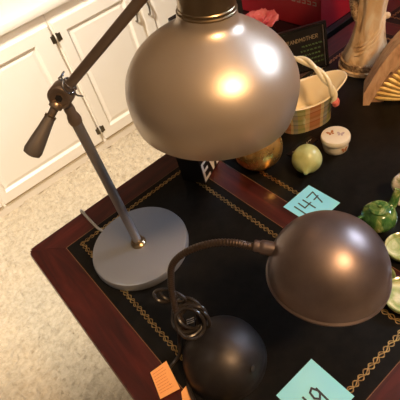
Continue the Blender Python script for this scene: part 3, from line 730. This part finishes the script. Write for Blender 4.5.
bm = bmesh.new(); frame_mesh(bm, [(.012, 0)] + [(x - .004, z + .004) for x, z in full_in] + [(2 * hw - .012, 0)], [(.034, 0)] + [(.045 + (x - .02) * .83, max(.0, z * .82 - .004)) for x, z in full_in[:len(inn_l)]] + [(2 * hw - (.045 + (x - .02) * .83), max(.0, z * .82 - .004)) for x, z in reversed(full_in[:len(inn_l) - 1])] + [(2 * hw - .034, 0)], -.026, .004)
obj('inner_moulding', bm, 'wood_dark', cb, True, 30)
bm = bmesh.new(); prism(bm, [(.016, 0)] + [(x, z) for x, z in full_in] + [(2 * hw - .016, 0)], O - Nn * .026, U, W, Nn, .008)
obj('back_board', bm, 'wood_dark', cb, False)
# gilded fan: ribs spreading from the middle of the foot
fc = O + U * hw + W * .004 + Nn * .000
bm = bmesh.new()
for k in range(27):
    a_ = PI * (k + .5) / 27; dv = U * math.cos(a_) + W * math.sin(a_)
    ln = .118 + .006 * math.cos(4 * a_)
    pts = [fc + dv * (.018 + (ln - .018) * t) + Nn * (.006 * math.sin(PI * t)) for t in [i / 8 for i in range(9)]]
    tube(bm, pts, lambda s: .0018 + .0052 * s * (1.0 if s < .9 else .7), 8)
for v in bm.verts:
    v.co.z = max(v.co.z, T + .0012)
obj('gilded_fan', bm, 'shell_gold', cb)
bm = bmesh.new(); tube(bm, spline([O + U * (.055) + W * .085 + Nn * .006, O + U * .085 + W * .125 + Nn * .010, O + U * .115 + W * .120 + Nn * .012, O + U * .120 + W * .100 + Nn * .012, O + U * .105 + W * .098 + Nn * .010], 8), .007, 10)
obj('scroll_carving', bm, 'wood_light', cb); bm = bmesh.new()
tube(bm, spline([O + U * (2 * hw - .055) + W * .085 + Nn * .006, O + U * (2 * hw - .085) + W * .125 + Nn * .010, O + U * (2 * hw - .115) + W * .120 + Nn * .012, O + U * (2 * hw - .120) + W * .100 + Nn * .012, O + U * (2 * hw - .105) + W * .098 + Nn * .010], 8), .007, 10)
obj('scroll_carving', bm, 'wood_light', cb)

# ------------------------------------------------------------ black plaque with painted words
pl = thing('black_plaque', 'black standing plaque with cream and green lettering behind the basket', 'sign', (.82, -.06, 0))
A = P(.7700, -.0250, .001); B = P(.8780, -.0880, .001)
U = (B - A); pw = U.length; U.normalize(); back = V((-U.y, U.x, 0)); back = back if back.y > 0 else -back
W = (V((0, 0, 1)) + back * .18).normalized(); Nn = -(back - V((0, 0, 1)) * .18).normalized(); Nn = -Nn if Nn.y > 0 else Nn
ph = .118
bm = bmesh.new(); prism(bm, [(0, 0), (pw, 0), (pw, ph), (0, ph)], A, U, W, -Nn, .010); obj('plaque_board', bm, 'black_board', pl, False)
bm = bmesh.new()
for q in ([(0, 0), (pw, 0), (pw, .006), (0, .006)], [(0, ph - .006), (pw, ph - .006), (pw, ph), (0, ph)], [(0, .006), (.006, .006), (.006, ph - .006), (0, ph - .006)], [(pw - .006, .006), (pw, .006), (pw, ph - .006), (pw - .006, ph - .006)]): prism(bm, q, A, U, W, Nn, .003)
obj('plaque_frame', bm, 'black_gloss', pl, False)
bm = bmesh.new(); prism(bm, [(pw - .0100, .004), (pw - .0085, .004), (pw - .0085, ph - .008), (pw - .0100, ph - .008)], A, U, W, Nn, .0034); obj('edge_line', bm, 'silver', pl, False)
bm = bmesh.new(); write(bm, 'GRANDMOTHER', A + U * .012 + W * .082 + Nn * .0002, U, W, Nn, .0095, .0062, .0022, .0013); obj('lettering', bm, 'cream_ink', pl, False)
bm = bmesh.new()
for r in range(5):
    x = .052 + .006 * random.random(); z = .068 - r * .012
    while x < pw - .018:
        l_ = random.uniform(.004, .009); pts = [(x + l_ * t, z + .0022 * math.sin(t * 11 + r)) for t in [k / 6 for k in range(7)]]; stroke(bm, pts, A + Nn * .0002, U, W, Nn, .0012); x += l_ + .003
obj('green_script', bm, 'green_ink', pl, False)
bm = bmesh.new(); prism(bm, [(pw * .4, 0), (pw * .6, 0), (pw * .55, ph * .8), (pw * .45, ph * .8)], A + back * .045, U, (W * ph * .8 - back * (.045 - .012)).normalized(), back, .003); obj('easel_leg', bm, 'black_board', pl, False)

# ------------------------------------------------------------ beyond the desk: black chest, red carton, pink rose
chest = thing('black_chest', 'low black chest standing behind the desk', 'chest', (1.43, .33, FL))
CX0, CX1, CY0, CY1 = .86, 2.0, .040, .62
obj('chest_body', box(bmesh.new(), (CX0, CY0, .03), (CX1, CY1, T - .028), bev=.004), 'black_board', chest, False)
obj('chest_top', box(bmesh.new(), (CX0 - .012, CY0 - .012, T - .027), (CX1 + .012, CY1, T - .004), bev=.004), 'black_gloss', chest, False)
obj('plinth', box(bmesh.new(), (CX0 + .02, CY0 + .02, .0), (CX1 - .02, CY1 - .02, .03)), 'black_board', chest, False)
for a, b in ((CX0 + .01, CX0 + .68), (CX0 + .70, CX1 - .01)):
    for z0, z1 in ((.06, .36), (.38, .71)):
        dw = obj('drawer', box(bmesh.new(), (a, CY0 - .012, z0), (b, CY0 + .001, z1), bev=.002), 'black_board', chest, False)
        obj('knob', lathe(bmesh.new(), [(0, 0), (.006, 0), (.006, .006), (.010, .010), (0, .012)], ((a + b) / 2, CY0 - .012, (z0 + z1) / 2), (0, -1, 0), 20), 'brass', dw)
rx, ry = 1.016, .052
rbx = thing('red_carton', 'large red box with grey print standing on the black chest', 'box', (rx + .2, ry + .18, 0))
obj('carton', box(bmesh.new(), P(rx, ry, -.0035), P(rx + .42, ry + .34, .30), bev=.002), 'red_box', rbx, False)
bm = bmesh.new()
for r in range(3):
    for k in range(5):
        y_ = ry + .016 + k * .020; stroke(bm, [(0, 0), (.011, 0), (.011, .009), (0, .009)], P(rx - .0001, y_ + .012, .071 + r * .019), (0, -1, 0), (0, 0, 1), (-1, 0, 0), .003)
obj('carton_print', bm, 'grey_print', rbx, False)
vx, vy = .912, .165
ro = thing('pink_rose', 'ruffled pink rose behind the grey shade', 'flower', (vx, vy, -.004))
rc = P(vx - .024, vy + .012, .056)
bm = bmesh.new(); rnd = random.Random(3)
for layer, (cnt, rad, tiltv, size) in enumerate(((3, .008, .15, .024), (5, .020, .4, .034), (7, .034, .75, .039), (9, .048, 1.1, .040))):
    for k in range(cnt):
        a_ = 2 * PI * k / cnt + layer * .6; g = []
        for i in range(9):
            row = []
            for j in range(6):
                s = (i / 8 - .5) * 2; t = j / 5
                ang = a_ + s * (1.6 / (1 + layer * .45)); rr = rad * (.35 + .65 * t) + tiltv * .010 * t * t
                z = size * (1.05 - tiltv * .45) * t * (1 - .25 * s * s) - layer * .003 + .003 * math.sin(s * 7 + k) * t + .0018 * math.sin(s * 13 + k * 2) * t
                row.append(bm.verts.new(rc + V((math.cos(ang) * (rr + .002 * math.sin(9 * s) * t), math.sin(ang) * rr, z))))
            g.append(row)
        for i in range(8):
            for j in range(5): bm.faces.new((g[i][j], g[i + 1][j], g[i + 1][j + 1], g[i][j + 1]))
pe = obj('petals', bm, 'rose', ro); sm = pe.modifiers.new('thick', 'SOLIDIFY'); sm.thickness = .0010
obj('stem', tube(bmesh.new(), spline([P(vx, vy, .046), P(vx, vy, .054), rc], 6), .0030, 8), 'leaf', ro)
vs_ = thing('black_vase', 'small black vase holding the pink rose', 'vase', (vx, vy, -.004))
obj('vase_body', lathe(bmesh.new(), densify([(.018, -.0038), (.021, .000), (.026, .014), (.022, .028), (.012, .038), (.014, .044)], 4) + [(0, .044)], P(vx, vy, 0), n=40), 'black_gloss', vs_)

# ------------------------------------------------------------ lights
def area(name, loc, tgt, size, power, col, shape='DISK', sy=None):
    l = bpy.data.lights.new(name, 'AREA'); l.shape = shape; l.size = size; l.energy = power; l.color = col
    if sy: l.size_y = sy
    o = bpy.data.objects.new(name, l); C.objects.link(o); o.location = loc; o.rotation_euler = (V(tgt) - V(loc)).to_track_quat('-Z', 'Y').to_euler(); return o
def spot(name, loc, tgt, power, col, ang, blend=.5, r=.05):
    l = bpy.data.lights.new(name, 'SPOT'); l.energy = power; l.color = col; l.spot_size = math.radians(ang); l.spot_blend = blend; l.shadow_soft_size = r
    o = bpy.data.objects.new(name, l); C.objects.link(o); o.location = loc; o.rotation_euler = (V(tgt) - V(loc)).to_track_quat('-Z', 'Y').to_euler(); return o
area('ceiling_lamp_light', P(.42, -1.40, 1.50), P(.30, -.4, 0), .20, 28, (1, .60, .28))
spot('cabinet_fill', P(-.1, .20, 1.60), P(.25, 1.22, -.30), 300, (1, .90, .76), 72, .6, .10)  # added fill spot without a fixture, brightens the cabinets
spot('carpet_fill', P(-.75, -.2, 1.60), P(-.45, .25, -.76), 45, (1, .84, .66), 62, .7, .10)  # unseen warm spot, added to lift the carpet left of the desk
wd = bpy.data.worlds.new('World'); bpy.context.scene.world = wd; wd.use_nodes = True
wd.node_tree.nodes['Background'].inputs[0].default_value = (.55, .6, .7, 1); wd.node_tree.nodes['Background'].inputs[1].default_value = .3

# ------------------------------------------------------------ camera
cd_ = bpy.data.cameras.new('camera'); cam = bpy.data.objects.new('camera', cd_); C.objects.link(cam)
cd_.sensor_width = 36; cd_.sensor_height = 36; cd_.sensor_fit = 'HORIZONTAL'; cd_.lens = 441.44 / 400 * 36; cd_.clip_start = .01
Rm = Matrix(((.74858898, .57921842, -.32267718), (-.62725791, .46096863, -.62773835), (-.21485355, .67231982, .70839537)))
cam.matrix_world = Matrix.Translation(P(.0298, -.779, .669)) @ Rm.to_4x4()
cd_.dof.use_dof = False
sc = bpy.context.scene; sc.camera = cam
sc.view_settings.view_transform = 'Standard'; sc.view_settings.look = 'None'; sc.view_settings.exposure = 0.0; sc.view_settings.gamma = 1
sc.view_settings.use_curve_mapping = False
